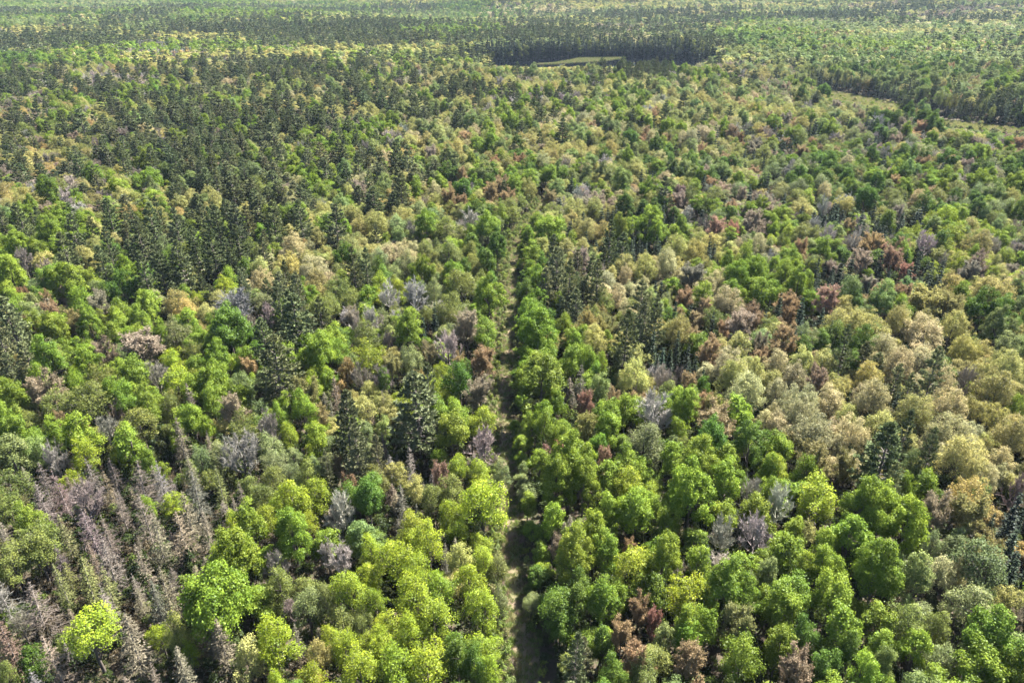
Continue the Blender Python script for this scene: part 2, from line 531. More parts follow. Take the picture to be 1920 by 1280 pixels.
model('spruce', 4.2, 15, 4, M_NEEDLE, M_BARK, lambda: spruce_parts(4.2, 15, 24, 8, 9),
      lambda: spruce_parts(4.2, 15, 11, 6, 3, fl=1.3, fw=.9, base=.02))
model('dead', 4.6, 15, 5, M_TWIG, M_PALEBARK, lambda: dead_conifer_parts(4.6, 15),
      lambda: spruce_parts(4.6, 15, 9, 6, 2, fl=1.1, fw=.5))
model('skeleton', 4.6, 14, 4, M_TWIG, M_PALEBARK, lambda: spruce_parts(4.6, 14, 17, 7, 11, base=.2, dead=True),
      lambda: spruce_parts(4.6, 14, 9, 6, 2, base=.2, dead=True))
model('sapling', 3.2, 5, 5, M_LEAF, M_BARK, lambda: broad_parts(3.2, 5, 14, 34, .34, .62, base=.15, stretch=1.2),
      lambda: broad_parts(3.2, 5, 5, 14, .8, .9, base=.15))

# ------------------------------------------------------------------ tints (real surface colours) : code -> (model, rgb, colour word)
TINT = {
    'G': ('leafy', (.112, .165, .018), 'bright green'),
    'g': ('leafy', (.062, .108, .016), 'deep green'),
    'a': ('leafy', (.125, .162, .05), 'pale green'),
    'Y': ('slender', (.138, .182, .014), 'yellow-green'),
    'o': ('slender', (.105, .124, .028), 'olive'),
    's': ('slender', (.115, .144, .052), 'sage green'),
    'd': ('blossom', (.225, .222, .066), 'pale gold'),
    'c': ('blossom', (.262, .244, .118), 'cream'),
    'O': ('blossom', (.225, .178, .058), 'orange-gold'),
    'l': ('budding', (.178, .162, .054), 'tan-olive'),
    'r': ('budding', (.215, .155, .078), 'rust'),
    'R': ('budding', (.235, .14, .098), 'red'),
    'b': ('budding', (.19, .158, .112), 'brownish'),
    'e': ('bare', (.27, .246, .216), 'silver-grey'),
    'm': ('bare', (.17, .15, .13), 'mauve-grey'),
    'P': ('pine', (.082, .1, .042), 'dark green'),
    'p': ('pine', (.115, .13, .06), 'grey-green'),
    'S': ('spruce', (.028, .04, .024), 'blackish'),
    'D': ('dead', (.108, .096, .068), 'brown'),
    'w': ('dead', (.108, .112, .045), 'olive-brown'),
    'k': ('skeleton', (.146, .132, .116), 'pale grey'),
    'K': ('skeleton', (.112, .098, .082), 'mauve-brown'),
    'u': ('sapling', (.060, .085, .020), 'green'),
}
# trees told apart in the photograph: code, crown centre x, y and crown width in its pixels
CATALOG = """
o 25 1057 62;w 120 1102 42;K 205 1060 60;D 272 1065 46;D 312 1115 55;D 295 1135 48;G 434 1040 100;G 400 1125 115;D 395 1172 60;Y 175 1190 88;D 250 1208 80;k 108 1250 62;k 200 1150 46;g 68 1245 45;D 20 1215 60;o 8 1265 34;K 70 1150 78;k 10 1120 52
w 165 1095 50;w 205 1110 45;o 330 1190 55;Y 355 1225 36;D 420 1215 60;D 345 1262 60;d 467 1235 60;o 70 1035 60
Y 515 1205 78;D 557 1200 32;O 597 1228 42;s 575 1135 55;Y 655 1105 65;Y 650 1210 55;Y 680 1258 80;Y 745 1258 80;Y 805 1245 80;Y 705 1130 42;Y 742 1055 75;Y 775 1075 60;D 835 1055 30;d 868 1045 50;Y 780 1125 75;Y 830 1110 60;Y 875 1095 60;Y 905 1135 65;o 935 1065 42;s 938 1125 30;Y 905 1055 42;g 892 1240 45;Y 912 1258 45;g 860 1232 50;Y 710 1215 60;m 520 1065 55;e 642 1045 52;o 610 1120 50
G 1072 1045 75;G 1135 1040 55;r 1180 1030 30;Y 1192 1062 80;G 1245 1052 78;G 1135 1125 60;Y 1295 1120 82;G 1365 1110 90;r 1200 1145 46;R 1225 1170 36;r 1165 1190 50;r 1195 1240 60;r 1290 1245 66;l 1380 1175 72;G 1320 1175 52;G 1385 1235 70;p 1075 1237 52;g 1085 1100 50;o 1210 1262 58;g 1150 1265 50
G 1465 1140 66;G 1562 1120 66;G 1580 1175 72;g 1510 1190 50;G 1647 1070 92;G 1545 1065 50;a 1715 1080 60;c 1757 1070 52;s 1840 1060 90;s 1820 1140 76;c 1795 1080 36;o 1760 1180 50;G 1715 1215 56;s 1760 1235 55;G 1860 1205 100;G 1835 1255 80;G 1893 1262 70;a 1655 1245 40;G 1612 1268 60;G 1460 1210 56;b 1490 1255 70;g 1590 1228 46;b 1902 1170 42;S 1897 1090 32
G 8 795 60;G 150 812 56;G 102 815 42;r 118 797 28;Y 160 850 50;G 250 838 60;G 278 868 32;o 262 800 66;a 15 850 60;m 105 860 50;m 205 800 46;D 340 830 46;s 380 862 42;m 450 845 88;o 455 800 50;D 362 900 46;o 20 920 60;G 52 975 46;o 15 955 52
K 85 915 46;K 120 930 55;m 160 945 78;K 180 905 42;K 265 915 56;k 305 910 42;D 205 925 36;K 230 960 42;K 275 975 60;K 370 935 55;D 355 975 60;k 85 955 52;K 175 1005 60;D 295 1015 55;D 345 1010 60;D 388 1000 42;K 205 1015 50;w 415 915 36;G 470 980 60;o 70 1015 70;w 125 1012 46;Y 278 952 28
m 505 805 50;Y 540 815 32;G 590 820 42;s 510 845 50;s 512 875 46;P 650 805 72;s 685 812 32;p 785 765 112;G 850 810 56;Y 905 795 50;e 905 840 66;p 665 855 30;p 615 885 28;s 590 880 30;r 637 875 26;r 650 915 36;D 722 848 30;k 770 870 28;d 778 915 38;D 755 955 40;R 825 895 42;o 812 935 46;Y 857 880 40;Y 905 940 86;Y 842 965 46;Y 805 1015 62;G 550 1000 76;Y 550 935 60;Y 597 925 50;e 635 960 58;Y 495 975 46;s 937 890 34;o 575 895 46;o 512 900 46;g 692 935 50
G 1067 870 90;G 1045 905 75;G 1095 905 72;R 1132 862 30;G 1175 868 50;G 1018 800 46;l 1097 805 50;G 1140 805 46;s 1205 830 76;Y 1182 912 60;G 1190 960 66;G 1132 960 50;G 1037 980 46;G 1110 1000 56;b 1065 1000 32;G 1310 865 82;G 1268 860 46;G 1360 865 50;G 1300 925 95;G 1360 905 60;Y 1275 805 36;r 1340 795 76;g 1335 828 70;g 1410 830 70;e 1350 1000 58;e 1418 1000 66;e 1405 925 50;e 1460 945 60;G 1440 885 36
c 1522 812 76;c 1595 807 60;d 1645 805 56;P 1655 865 112;P 1695 820 46;c 1570 838 32;l 1530 865 66;l 1590 878 46;G 1458 845 50;Y 1452 880 50;p 1660 925 50;G 1512 890 42;Y 1530 935 76;G 1615 945 80;G 1660 960 80;G 1700 985 86;G 1590 1005 70;G 1535 1025 46;c 1790 815 80;d 1900 818 66;d 1800 860 76;G 1727 915 50;O 1817 930 80;l 1818 970 76;b 1755 960 60;m 1905 920 52;S 1890 985 42;c 1855 898 32;P 1745 855 42;s 1747 1025 36
p 25 615 76;p 8 650 62;r 97 592 38;l 147 605 46;G 100 615 46;G 88 672 62;G 172 605 50;G 207 628 36;O 33 685 32;G 218 598 30;G 270 605 46;b 265 650 82;s 328 628 50;G 370 622 26;g 430 612 80;G 168 680 50;b 195 665 50;G 252 700 50;m 295 697 50;Y 328 680 34;o 365 668 40;G 408 672 50;G 402 645 32;G 450 680 28;r 465 690 36;G 402 712 58;Y 330 720 56;b 85 735 72;o 187 718 52;G 145 725 32;G 212 708 26;G 20 750 60;o 165 755 72;o 108 765 56;m 215 768 36;G 275 760 56;G 232 745 40;s 455 725 42;G 400 752 42;b 440 770 48;D 362 762 40;o 322 765 40;G 360 787 42
P 555 612 92;e 505 590 32;P 520 690 100;G 600 655 62;G 570 655 28;b 660 602 32;e 695 600 42;G 762 615 62;o 685 635 50;e 728 645 30;b 748 648 30;S 815 610 22;e 842 650 60;b 875 615 56;G 910 628 46;Y 690 675 60;s 775 680 42;r 805 665 40;r 905 680 54;r 865 685 32;l 735 688 42;m 675 705 46;O 650 695 36;Y 808 725 36;Y 835 740 26;b 900 735 56;g 862 715 50;d 678 768 46;D 630 745 36;l 575 740 56;Y 585 712 32;G 525 780 28;G 858 785 46
G 1003 620 78;l 1100 605 36;d 1115 640 50;G 1078 645 36;l 1135 612 32;P 1172 640 62;p 1228 605 46;d 1272 622 50;r 1303 632 32;S 1333 622 20;o 1337 600 36;S 1270 660 22;S 1283 688 24;b 1385 610 60;r 1360 620 28;d 1383 648 46;r 1330 660 46;c 1367 682 60;d 1375 705 58;d 1415 693 36;d 1190 705 64;G 1075 680 42;G 1027 665 36;G 1015 710 98;D 1087 725 38;a 1122 730 36;Y 1128 680 26;e 1238 705 36;m 1258 715 28;R 1097 760 36;r 1150 750 30;e 1225 770 72;G 1280 760 56;G 1170 770 44;G 1138 780 46;l 1340 770 50;G 1385 775 56;S 1315 725 18;r 1292 725 36;c 1400 735 70;G 1045 760 32;G 1018 780 40
S 1500 605 30;r 1470 635 52;c 1452 675 40;d 1620 612 76;d 1685 605 50;c 1738 622 76;d 1785 615 56;g 1615 640 42;c 1655 655 46;a 1870 615 54;P 1580 660 46;d 1503 675 42;d 1545 680 44;c 1485 705 42;d 1808 655 50;d 1842 660 36;c 1687 685 60;d 1630 712 56;c 1757 715 56;m 1808 715 42;d 1885 690 60;d 1870 730 66;p 1700 740 32;c 1455 735 42;c 1500 750 60;c 1555 755 50;d 1567 735 34;b 1530 715 42;c 1640 750 66;d 1710 775 66;c 1775 765 70;d 1830 770 42;c 1500 785 60;S 1632 775 22;d 1868 785 42
P 45 425 46;P 140 448 50;P 207 415 46;P 280 425 50;P 332 435 46;P 265 460 60;P 205 468 36;P 400 475 56;P 450 470 50;P 342 502 66;P 300 495 46;P 275 522 46;P 410 430 46;P 445 425 50;P 130 485 55;P 370 470 50;G 90 437 46;G 133 430 28;G 33 460 46;G 68 470 36;m 45 490 40;m 85 512 42;d 82 490 36;G 22 508 56;d 180 468 38;G 125 532 66;G 172 530 28;r 45 560 32;b 188 572 46;b 130 560 36;G 148 567 42;g 232 540 50;G 272 575 46;d 335 567 46;O 350 585 42;m 443 572 82;O 245 412 24;Y 420 540 32
P 512 420 50;P 565 417 46;P 630 427 56;d 707 420 48;d 673 425 28;m 775 435 34;s 745 425 36;O 595 445 30;c 550 465 46;G 802 420 46;o 838 432 50;e 880 415 48;G 915 428 50;g 932 462 42;d 657 468 40;P 665 510 40;P 685 505 34;o 843 478 48;c 730 475 36;s 712 487 36;d 540 495 42;c 592 502 50;d 595 532 44;d 487 507 38;c 492 530 42;p 535 527 32;Y 712 535 36;o 630 545 42;e 778 555 56;e 730 555 46;o 865 532 60;G 915 555 56;s 815 548 36;G 792 510 42;o 840 578 50;p 555 578 36;p 525 575 42;o 600 585 50;G 575 555 42
G 1030 432 60;d 1100 430 36;d 1130 432 30;G 1160 427 36;G 1217 415 56;G 1227 437 28;R 1345 430 38;R 1373 432 28;m 1320 420 36;b 1412 417 40;P 1140 460 42;S 1100 458 14;S 1168 432 12;S 1243 432 12;S 1188 470 14;S 1198 472 12;b 1090 492 44;d 1060 468 36;p 1043 515 46;p 1120 535 44;d 1172 495 36;d 1268 468 46;d 1307 470 40;d 1337 458 34;c 1252 492 44;b 1298 518 56;S 1330 483 20;c 1350 522 34;G 1382 517 46;G 1415 507 46;G 1428 548 40;c 1422 462 36;c 1365 562 50;G 1317 560 40;r 1283 560 36;S 1290 570 16;r 1320 582 32;c 1152 562 22;c 1172 518 28;o 1132 570 36;G 1005 525 40;g 988 548 30;G 990 592 44;G 1360 492 28;d 1212 505 46
G 1452 425 28;Y 1478 440 28;o 1502 440 32;e 1552 442 36;r 1500 467 28;r 1637 460 46;R 1672 487 42;b 1615 492 46;S 1648 505 24;S 1715 502 22;S 1662 525 13;S 1612 430 22;S 1572 525 28;S 1590 520 24;S 1555 530 15;e 1737 452 44;e 1860 455 32;Y 1790 442 42;d 1835 455 46;G 1482 487 32;G 1495 530 46;G 1447 545 28;R 1553 565 50;r 1472 570 42;a 1655 562 52;r 1692 560 44;l 1740 565 80;l 1778 572 52;d 1860 545 66;g 1840 577 60;Y 1795 495 36;b 1832 497 42;e 1450 485 32
"""
def height_for(code, w, near):
    k = TINT[code][0]
    if k == 'leafy': return min(22, max(9, 9 + 1.15 * w))
    if k == 'slender': return min(18, max(8, 7 + 1.1 * w))
    if k == 'blossom': return min(18, max(9, 8.5 + 0.95 * w))
    if k in ('budding', 'bare'): return min(18, max(8, 8 + 1.0 * w))
    if k == 'pine': return min(27, max(8, 8 + 2.1 * w))
    if k == 'spruce': return min(18, max(7, 4.5 + 2.8 * w))
    if k in ('dead', 'skeleton'): return min(17, max(9, 7 + 1.7 * w))
    return 1.5 * w
trees = []          # dict(code, x, y, w, h, cat)
for line in CATALOG.strip().splitlines():
    for item in line.split(';'):
        c, px, py, wpx = item.split()
        px, py, wpx = float(px), float(py), float(wpx)
        wm = wpx * 150 / FPX
        for _ in range(3):
            h = height_for(c, wm, True)
            frac = {'pine': .62, 'spruce': .5, 'dead': .55, 'skeleton': .55}.get(TINT[c][0], .7)
            x, y = at(px, py, h * frac)
            wm = wpx * 1.04 * project(x, y, h * frac)[2] / FPX
        trees.append(dict(code=c, x=x, y=y, w=wm, h=h, cat=True))
CX = np.array([t['x'] for t in trees]); CY = np.array([t['y'] for t in trees]); CW = np.array([t['w'] for t in trees])
CCODE = [t['code'] for t in trees]

# ------------------------------------------------------------------ fill the rest of the forest
REGIONS = [   # polygon in the photograph where a mixture of trees was seen, weights per tint code
    ([(60, 42), (560, 38), (700, 55), (745, 115), (520, 100), (420, 86), (80, 92)], dict(P=.46, p=.1, d=.16, G=.08, a=.08, o=.08, m=.03)),
    ([(740, 62), (1340, 62), (1345, 122), (740, 124)], dict(S=.45, P=.35, s=.08, o=.06, d=.06)),
    ([(1490, 118), (1570, 118), (1570, 176), (1500, 172)], dict(S=.6, o=.2, d=.1, P=.1)),
    ([(1680, 150), (1890, 165), (1960, 240), (1760, 228), (1690, 200)], dict(S=.45, P=.2, o=.2, s=.1, r=.05)),
    ([(1290, 118), (1530, 125), (1560, 205), (1420, 195), (1300, 130)], dict(S=.32, b=.12, o=.16, d=.25, s=.1, e=.05)),
    ([(1330, 40), (1930, 75), (1930, 250), (1700, 200), (1540, 165), (1400, 110)], dict(g=.22, G=.2, a=.22, o=.08, s=.08, S=.06, d=.11, r=.03)),
    ([(900, -80), (1700, -80), (1940, 20), (1940, 90), (1330, 75), (950, 60)], dict(S=.24, P=.12, d=.22, c=.1, s=.12, a=.14, b=.06)),
    ([(-80, -100), (1940, -100), (1940, 40), (-80, 50)], dict(g=.13, a=.24, G=.08, s=.08, o=.06, d=.22, S=.1, P=.05, c=.04)),
    ([(100, 92), (440, 88), (720, 112), (700, 150), (420, 150), (180, 200), (90, 150)], dict(d=.46, c=.06, m=.08, e=.1, P=.2, G=.06, O=.04)),
    ([(-80, 40), (240, 90), (240, 160), (-80, 150)], dict(g=.2, P=.22, d=.22, O=.1, m=.12, o=.14)),
    ([(-90, 150), (225, 150), (235, 330), (120, 430), (-90, 430)], dict(d=.22, O=.1, m=.15, e=.06, G=.17, o=.1, P=.12, b=.08)),
    ([(180, 170), (420, 112), (760, 95), (770, 330), (720, 480), (480, 560), (200, 560), (110, 440), (230, 300)], dict(P=.35, p=.08, d=.22, c=.03, O=.04, G=.11, a=.05, o=.07, m=.04, b=.02)),
    ([(700, 124), (1420, 128), (1500, 200), (1250, 260), (900, 300), (740, 330)], dict(d=.44, c=.1, G=.1, a=.1, P=.07, S=.07, o=.06, r=.02, e=.04)),
    ([(1290, 190), (1940, 250), (1940, 420), (1450, 420), (1250, 300)], dict(G=.14, g=.14, a=.06, o=.14, s=.1, S=.16, d=.08, c=.05, r=.06, b=.04, e=.05)),
    ([(860, 230), (1500, 290), (1450, 420), (960, 420), (860, 330)], dict(G=.22, g=.16, a=.12, d=.14, c=.05, o=.1, S=.06, e=.06, r=.05, b=.04)),
]
DEFAULT = dict(G=.2, g=.12, a=.08, d=.2, c=.05, P=.12, o=.1, e=.05, r=.05, S=.03)
CODES = list(TINT)
NOISE_PH = rng.uniform(0, 6.28, (len(CODES), 6))
def patch(ci, x, y):
    p = NOISE_PH[ci]
    v = (np.sin(x / 17 + p[0] + 1.3 * np.sin(y / 26 + p[1])) + np.sin(y / 21 + p[2] + 1.3 * np.sin(x / 29 + p[3])) + .8 * np.sin((x + y) / 55 + p[4]) + .8 * np.sin((x - y) / 70 + p[5]))
    return np.exp(v * .8)
def jitter_grid(y0, y1, s):
    ys = np.arange(y0, y1, s * .87)
    P = []
    for i, y in enumerate(ys):
        hw = 0.76 * (y * CP + 52) + 25
        xs = np.arange(-hw, hw, s) + (i % 2) * s / 2
        P.append(np.stack([xs, np.full(len(xs), y)], 1))
    P = np.concatenate(P)
    return P + rng.uniform(-.36, .36, P.shape) * s
def cleared(x, y, m):
    """True where no tree stands: the trail, the pond, the meadow"""
    dx = x - trail_x(y)
    on_trail = (dx > -np.where((y > 175) & (y < 330), 7.6, 5.2) - m * .6) & (dx < 1.7 + m * .6) & (y < TRAIL_END)
    return on_trail | in_poly(x, y, POND) | in_poly(x, y, MEADOW)
fills = []
for y0, y1, s in ((48, 190, 4.4), (190, 330, 5.2), (330, 500, 7.2), (500, 900, 8.4), (900, 1500, 9.4), (1500, 2400, 10.2), (2400, 3700, 11)):
    P = jitter_grid(y0, y1, s)
    P = P[~cleared(P[:, 0], P[:, 1], 1.0 if y0 < 400 else 0)]
    near = y0 < 400
    w = s * rng.uniform(.8, 1.55, len(P)) * (1.12 if near else 1.08)
    if near:
        D = np.hypot(P[:, 0][:, None] - CX[None], P[:, 1][:, None] - CY[None])
        keep = (D > (CW[None] * .40 + w[:, None] * .26)).all(1)
        P, w, D = P[keep], w[keep], D[keep]
    px, py, dep = project(P[:, 0], P[:, 1], terrain(P[:, 0], P[:, 1]) + 12)
    px = px + 55 * np.sin(P[:, 0] / 31 + P[:, 1] / 47) * np.sin(P[:, 1] / 38) + rng.normal(0, 32, len(P))
    jy = np.clip(dep / 900, .2, 1)
    pyr = py + (14 * np.sin(P[:, 0] / 43 + 1) + rng.normal(0, 11, len(P))) / jy ** .5
    wt = np.zeros((len(P), len(CODES)))
    done = np.zeros(len(P), bool)
    for poly, mix in REGIONS:
        m = in_poly(px, pyr, poly) & ~done
        for c, v in mix.items():
            wt[m, CODES.index(c)] = v
        done |= m
    for c, v in DEFAULT.items():
        wt[~done, CODES.index(c)] = v
    for ci in range(len(CODES)):
        wt[:, ci] *= patch(ci, P[:, 0], P[:, 1]) if y0 < 900 else patch(ci, P[:, 0] / 4.5, P[:, 1] / 2.2) ** 1.6
    cum = np.cumsum(wt / wt.sum(1, keepdims=True), 1)
    code = (cum < rng.uniform(size=(len(P), 1))).sum(1).clip(0, len(CODES) - 1)
    for i in range(len(P)):
        c = CODES[code[i]]
        if near and py[i] > 395:
            o = np.argsort(D[i])[:4]
            c = CCODE[o[min(3, int(rng.exponential(1.0)))]]
            if 0 > px[i] - 440 and py[i] > 850 and rng.uniform() < .6:
                c = random.choice('DDKKDwom')
            elif c in 'rRembOP' and rng.uniform() < .68:
                c = random.choice('GgoGads')
        k = TINT[c][0]
        wi = w[i] * {'spruce': .62, 'dead': .75, 'skeleton': .75, 'pine': 1.28}.get(k, 1)
        h = height_for(c, wi, False) * rng.uniform(.62, 1.12)
        if near:
            h *= rng.uniform(.72, .95)
            wi *= .92
        x, y = P[i]
        tdist = abs(x - trail_x(y)) if y < TRAIL_END else 99
        if tdist < 5.5:
            h *= .55; wi *= .7
        fills.append(dict(code=c, x=x, y=y, w=wi, h=h, cat=False))
# the trees that line the far side of the pond and of the meadow stand taller; those in front of them are low
fa = np.array([(t['x'], t['y']) for t in fills])
front_m = in_poly(fa[:, 0], fa[:, 1] + 45, MEADOW) | in_poly(fa[:, 0] + 8, fa[:, 1] + 25, MEADOW)
back_p = in_poly(fa[:, 0], fa[:, 1] - 70, POND) | in_poly(fa[:, 0], fa[:, 1] - 40, POND) | in_poly(fa[:, 0], fa[:, 1] - 14, POND)
back_m = in_poly(fa[:, 0], fa[:, 1] - 26, MEADOW) | in_poly(fa[:, 0], fa[:, 1] - 12, MEADOW)
front_p = in_poly(fa[:, 0], fa[:, 1] + 15, POND)
for i, t in enumerate(fills):
    if front_m[i]:
        t['h'] *= .45; t['w'] *= .7
        if rng.uniform() < .5: t['code'] = random.choice('odsd')
    elif back_p[i]:
        t['code'] = random.choice('SSSSPS'); t['h'] = rng.uniform(15, 30); t['w'] = rng.uniform(6.5, 9)
    elif back_m[i]:
        t['code'] = random.choice('SSPSo'); t['h'] = rng.uniform(15, 24); t['w'] = rng.uniform(4.5, 7)
    elif front_p[i]:
        t['h'] *= .62
for i in range(len(POND)):
    (x1, y1), (x2, y2) = POND[i], POND[(i + 1) % len(POND)]
    if min(y1, y2) < 1000 and max(x1, x2) < 250: continue
    L = math.hypot(x2 - x1, y2 - y1)
    for t in np.arange(0, L, 4.5):
        for off in (2, 6, 11):
            c = random.choice('SSSSSo')
            w = rng.uniform(5.5, 9)
            x, y = x1 + (x2 - x1) * t / L + rng.normal(0, 1), y1 + (y2 - y1) * t / L + off + rng.normal(0, 1)
            fills.append(dict(code=c, x=x, y=y, w=w, h=rng.uniform(13, 29), cat=False))
VIS_POND = [at(*p) for p in ((900, 122), (990, 112), (1090, 104), (1332, 104), (1332, 116), (1290, 122), (1100, 125), (1000, 126))]
VIS_MEADOW = [at(*p) for p in ((1545, 174), (1600, 181), (1680, 197), (1688, 204), (1620, 197), (1550, 184))]
VIS_MEADOW_B = [at(*p) for p in ((1752, 226), (1820, 233), (1928, 246), (1928, 254), (1870, 248), (1775, 240))]
for t in fills:
    for _ in range(14):
        k = CAM_H / (CAM_H - t['h'] - float(terrain(t['x'], t['y'])))
        hit = False
        for u in (1, .9, .8, .7, .6, .5, .4, .3):
            k = CAM_H / (CAM_H - t['h'] * u)
            hit |= bool(in_poly(t['x'] * k, t['y'] * k, VIS_POND if t['y'] > 860 else VIS_MEADOW)) or (t['y'] < 860 and bool(in_poly(t['x'] * k, t['y'] * k, VIS_MEADOW_B)))
        if not hit or t['h'] < 2.2:
            break
        t['h'] *= .85
        t['w'] = min(t['w'], max(2.5, t['h'] * .8))
mm = np.array(MEADOW)
for x, y in rng.uniform(mm.min(0), mm.max(0), (900, 2)):
    if in_poly(x, y, MEADOW) and rng.uniform() < .22:
        w = rng.uniform(1.6, 3.6)
        fills.append(dict(code=random.choice('osdGc'), x=x, y=y, w=w, h=w * rng.uniform(.7, 1.3), cat=False))
trees += fills

# ------------------------------------------------------------------ setting: ground, trail, pond, marsh, meadow
def sheet(name, verts, faces, mat, label=None, kind='structure'):
    me = bpy.data.meshes.new(name)
    me.from_pydata(verts, [], faces)
    me.materials.append(mat)
    o = bpy.data.objects.new(name, me)
    COL.objects.link(o)
    o["kind"] = kind
    if label: o["label"] = label
    return o
gx = np.concatenate([np.arange(-6000, -1500, 250), np.arange(-1500, 1500, 30), np.arange(1500, 6001, 250)])
gy = np.concatenate([np.arange(-600, 0, 100), np.arange(0, 1600, 25), np.arange(1600, 4000, 60), np.arange(4000, 9001, 500)])
GX, GY = np.meshgrid(gx, gy)
GZ = terrain(GX, GY)
pond_m = np.zeros(GX.shape, bool)
nx_ = len(gx)
verts = np.stack([GX, GY, GZ], -1).reshape(-1, 3)
faces = [(j * nx_ + i, j * nx_ + i + 1, (j + 1) * nx_ + i + 1, (j + 1) * nx_ + i) for j in range(len(gy) - 1) for i in range(nx_ - 1)]
g = sheet("ground", verts.tolist(), faces, M_GROUND, "forest floor of brown leaf litter under the trees")
for p in g.data.polygons: p.use_smooth = True

ty = np.arange(TRAIL[0, 1], TRAIL_END, 1.5)
tv, tf = [], []
for i, y in enumerate(ty):
    for k, s in enumerate((-1, -.4, .4, 1)):
        x = float(trail_x(y)) + s * (2.7 + .7 * math.sin(y * .33 + s) + .4 * math.sin(y * .11))
        tv.append((x, y, float(terrain(x, y)) + .05))
    if i:
        tf += [(4 * i - 4 + k, 4 * i - 3 + k, 4 * i + 1 + k, 4 * i + k) for k in range(3)]
sheet("trail", tv, tf, M_TRAIL, "grassy trail running straight through the forest")
def poly_sheet(name, poly, z, mat, label):
    return sheet(name, [(x, y, z) for x, y in poly], [tuple(range(len(poly)))], mat, label)
poly_sheet("pond", POND, .06, M_WATER, "dark still pond below shaded conifers")
poly_sheet("marsh", MARSH, .14, M_MARSH, "pale green marsh spit lying in the dark pond")
def strip_mesh(poly, mat, name, label):
    n = len(poly) // 2
    a, b = poly[:n], poly[n:][::-1]
    m = min(len(a), len(b))
    v, f = [], []
    for i in range(m):
        for k in range(5):
            t = k / 4
            x, y = a[i][0] * (1 - t) + b[i][0] * t, a[i][1] * (1 - t) + b[i][1] * t
            v.append((x, y, float(terrain(x, y)) + .3))
        if i:
            f += [(5 * i - 5 + k, 5 * i - 4 + k, 5 * i + 1 + k, 5 * i + k) for k in range(4)]
    return sheet(name, v, f, mat, label)
strip_mesh(MEADOW[:9] + MEADOW[9:], M_MEADOW, "meadow", "open grassy wetland strip among the trees")

# ------------------------------------------------------------------ pick which trees are objects of their own
KINDS = {   # kind: (object name, category, noun, group)
    'leafy': ("broadleaf_tree", "broadleaf tree", "broadleaf tree", "leafy broadleaf trees in the forest"),
    'slender': ("slender_tree", "slender tree", "slender tree", "slender fine-leaved trees in the forest"),
    'blossom': ("blossoming_tree", "blossoming tree", "blossoming tree", "trees in pale spring blossom"),
    'budding': ("budding_tree", "budding tree", "budding tree", "budding trees with twigs showing"),
    'bare': ("bare_tree", "bare tree", "leafless tree", "leafless twiggy trees"),
    'pine': ("pine_tree", "pine tree", "pine", "tall pines in the forest"),
    'spruce': ("spruce_tree", "spruce tree", "spruce", "pointed spruces in the forest"),
    'dead': ("dying_conifer", "dying conifer", "half-bare conifer", "half-bare brown conifers"),
    'skeleton': ("dead_conifer", "dead conifer", "dead conifer", "dead conifer skeletons"),
}
for t in trees:
    t['kind'] = TINT[t['code']][0]
    t['z'] = float(terrain(t['x'], t['y']))
    px, py, dep = project(t['x'], t['y'], t['z'] + t['h'] * .7)
    t['px'], t['py'], t['dep'] = px, py, dep
    t['wpx'] = t['w'] * FPX / dep
    j = rng.normal(0, .07, 3) * [.8, .5, .8] + rng.normal(0, .12)
    t['tint'] = np.clip(np.array(TINT[t['code']][1]) * (1 + j), .004, .5)
    t['rot'] = rng.uniform(0, 6.283)
    t['mi'] = int(rng.integers(0, 1000))
LIMIT = 300
single = []
for k in KINDS:
    c = [t for t in trees if t['kind'] == k and -10 < t['px'] < 1930 and -10 < t['py'] < 1290 and t['dep'] < 520]
    c.sort(key=lambda t: -(t['wpx'] + (1000 if t['cat'] else 0)))
    for t in c[:LIMIT]:
        t['single'] = True
        single.append(t)

# ------------------------------------------------------------------ labels that single each tree out
single.sort(key=lambda t: -t['wpx'])
SX = np.array([t['px'] for t in single]); SY = np.array([t['py'] for t in single])
SHORT = {'leafy': 'tree', 'slender': 'slender tree', 'blossom': 'blossoming tree', 'budding': 'budding tree', 'bare': 'leafless tree', 'pine': 'pine',
         'spruce': 'spruce', 'dead': 'half-bare conifer', 'skeleton': 'dead conifer'}
def art(s):
    return ("an " if s[0] in "aeiou" else "a ") + s
def zone(t):
    d = t['x'] - float(trail_x(t['y']))
    side = 'left' if d < 0 else 'right'
    if t['y'] < TRAIL_END and abs(d) < 10:
        return f"on the trail's {side} edge"
    return f"{side} of the trail" if abs(d) < 45 else f"far {side} of the trail"
used = set()
med = {k: np.median([t['wpx'] for t in single if t['kind'] == k]) if any(t['kind'] == k for t in single) else 1 for k in KINDS}
HOR = ["at the left border", "well left", "left", "left of centre", "near the centre line", "right of centre", "right", "well right", "at the right border"]
VER = ["at the very bottom", "near the bottom", "low down", "below mid-height", "at mid-height", "just above mid-height", "fairly high", "high up", "near the top"]
def words(c):
    return len(c.replace('-', ' ').replace("'", ' ').split())
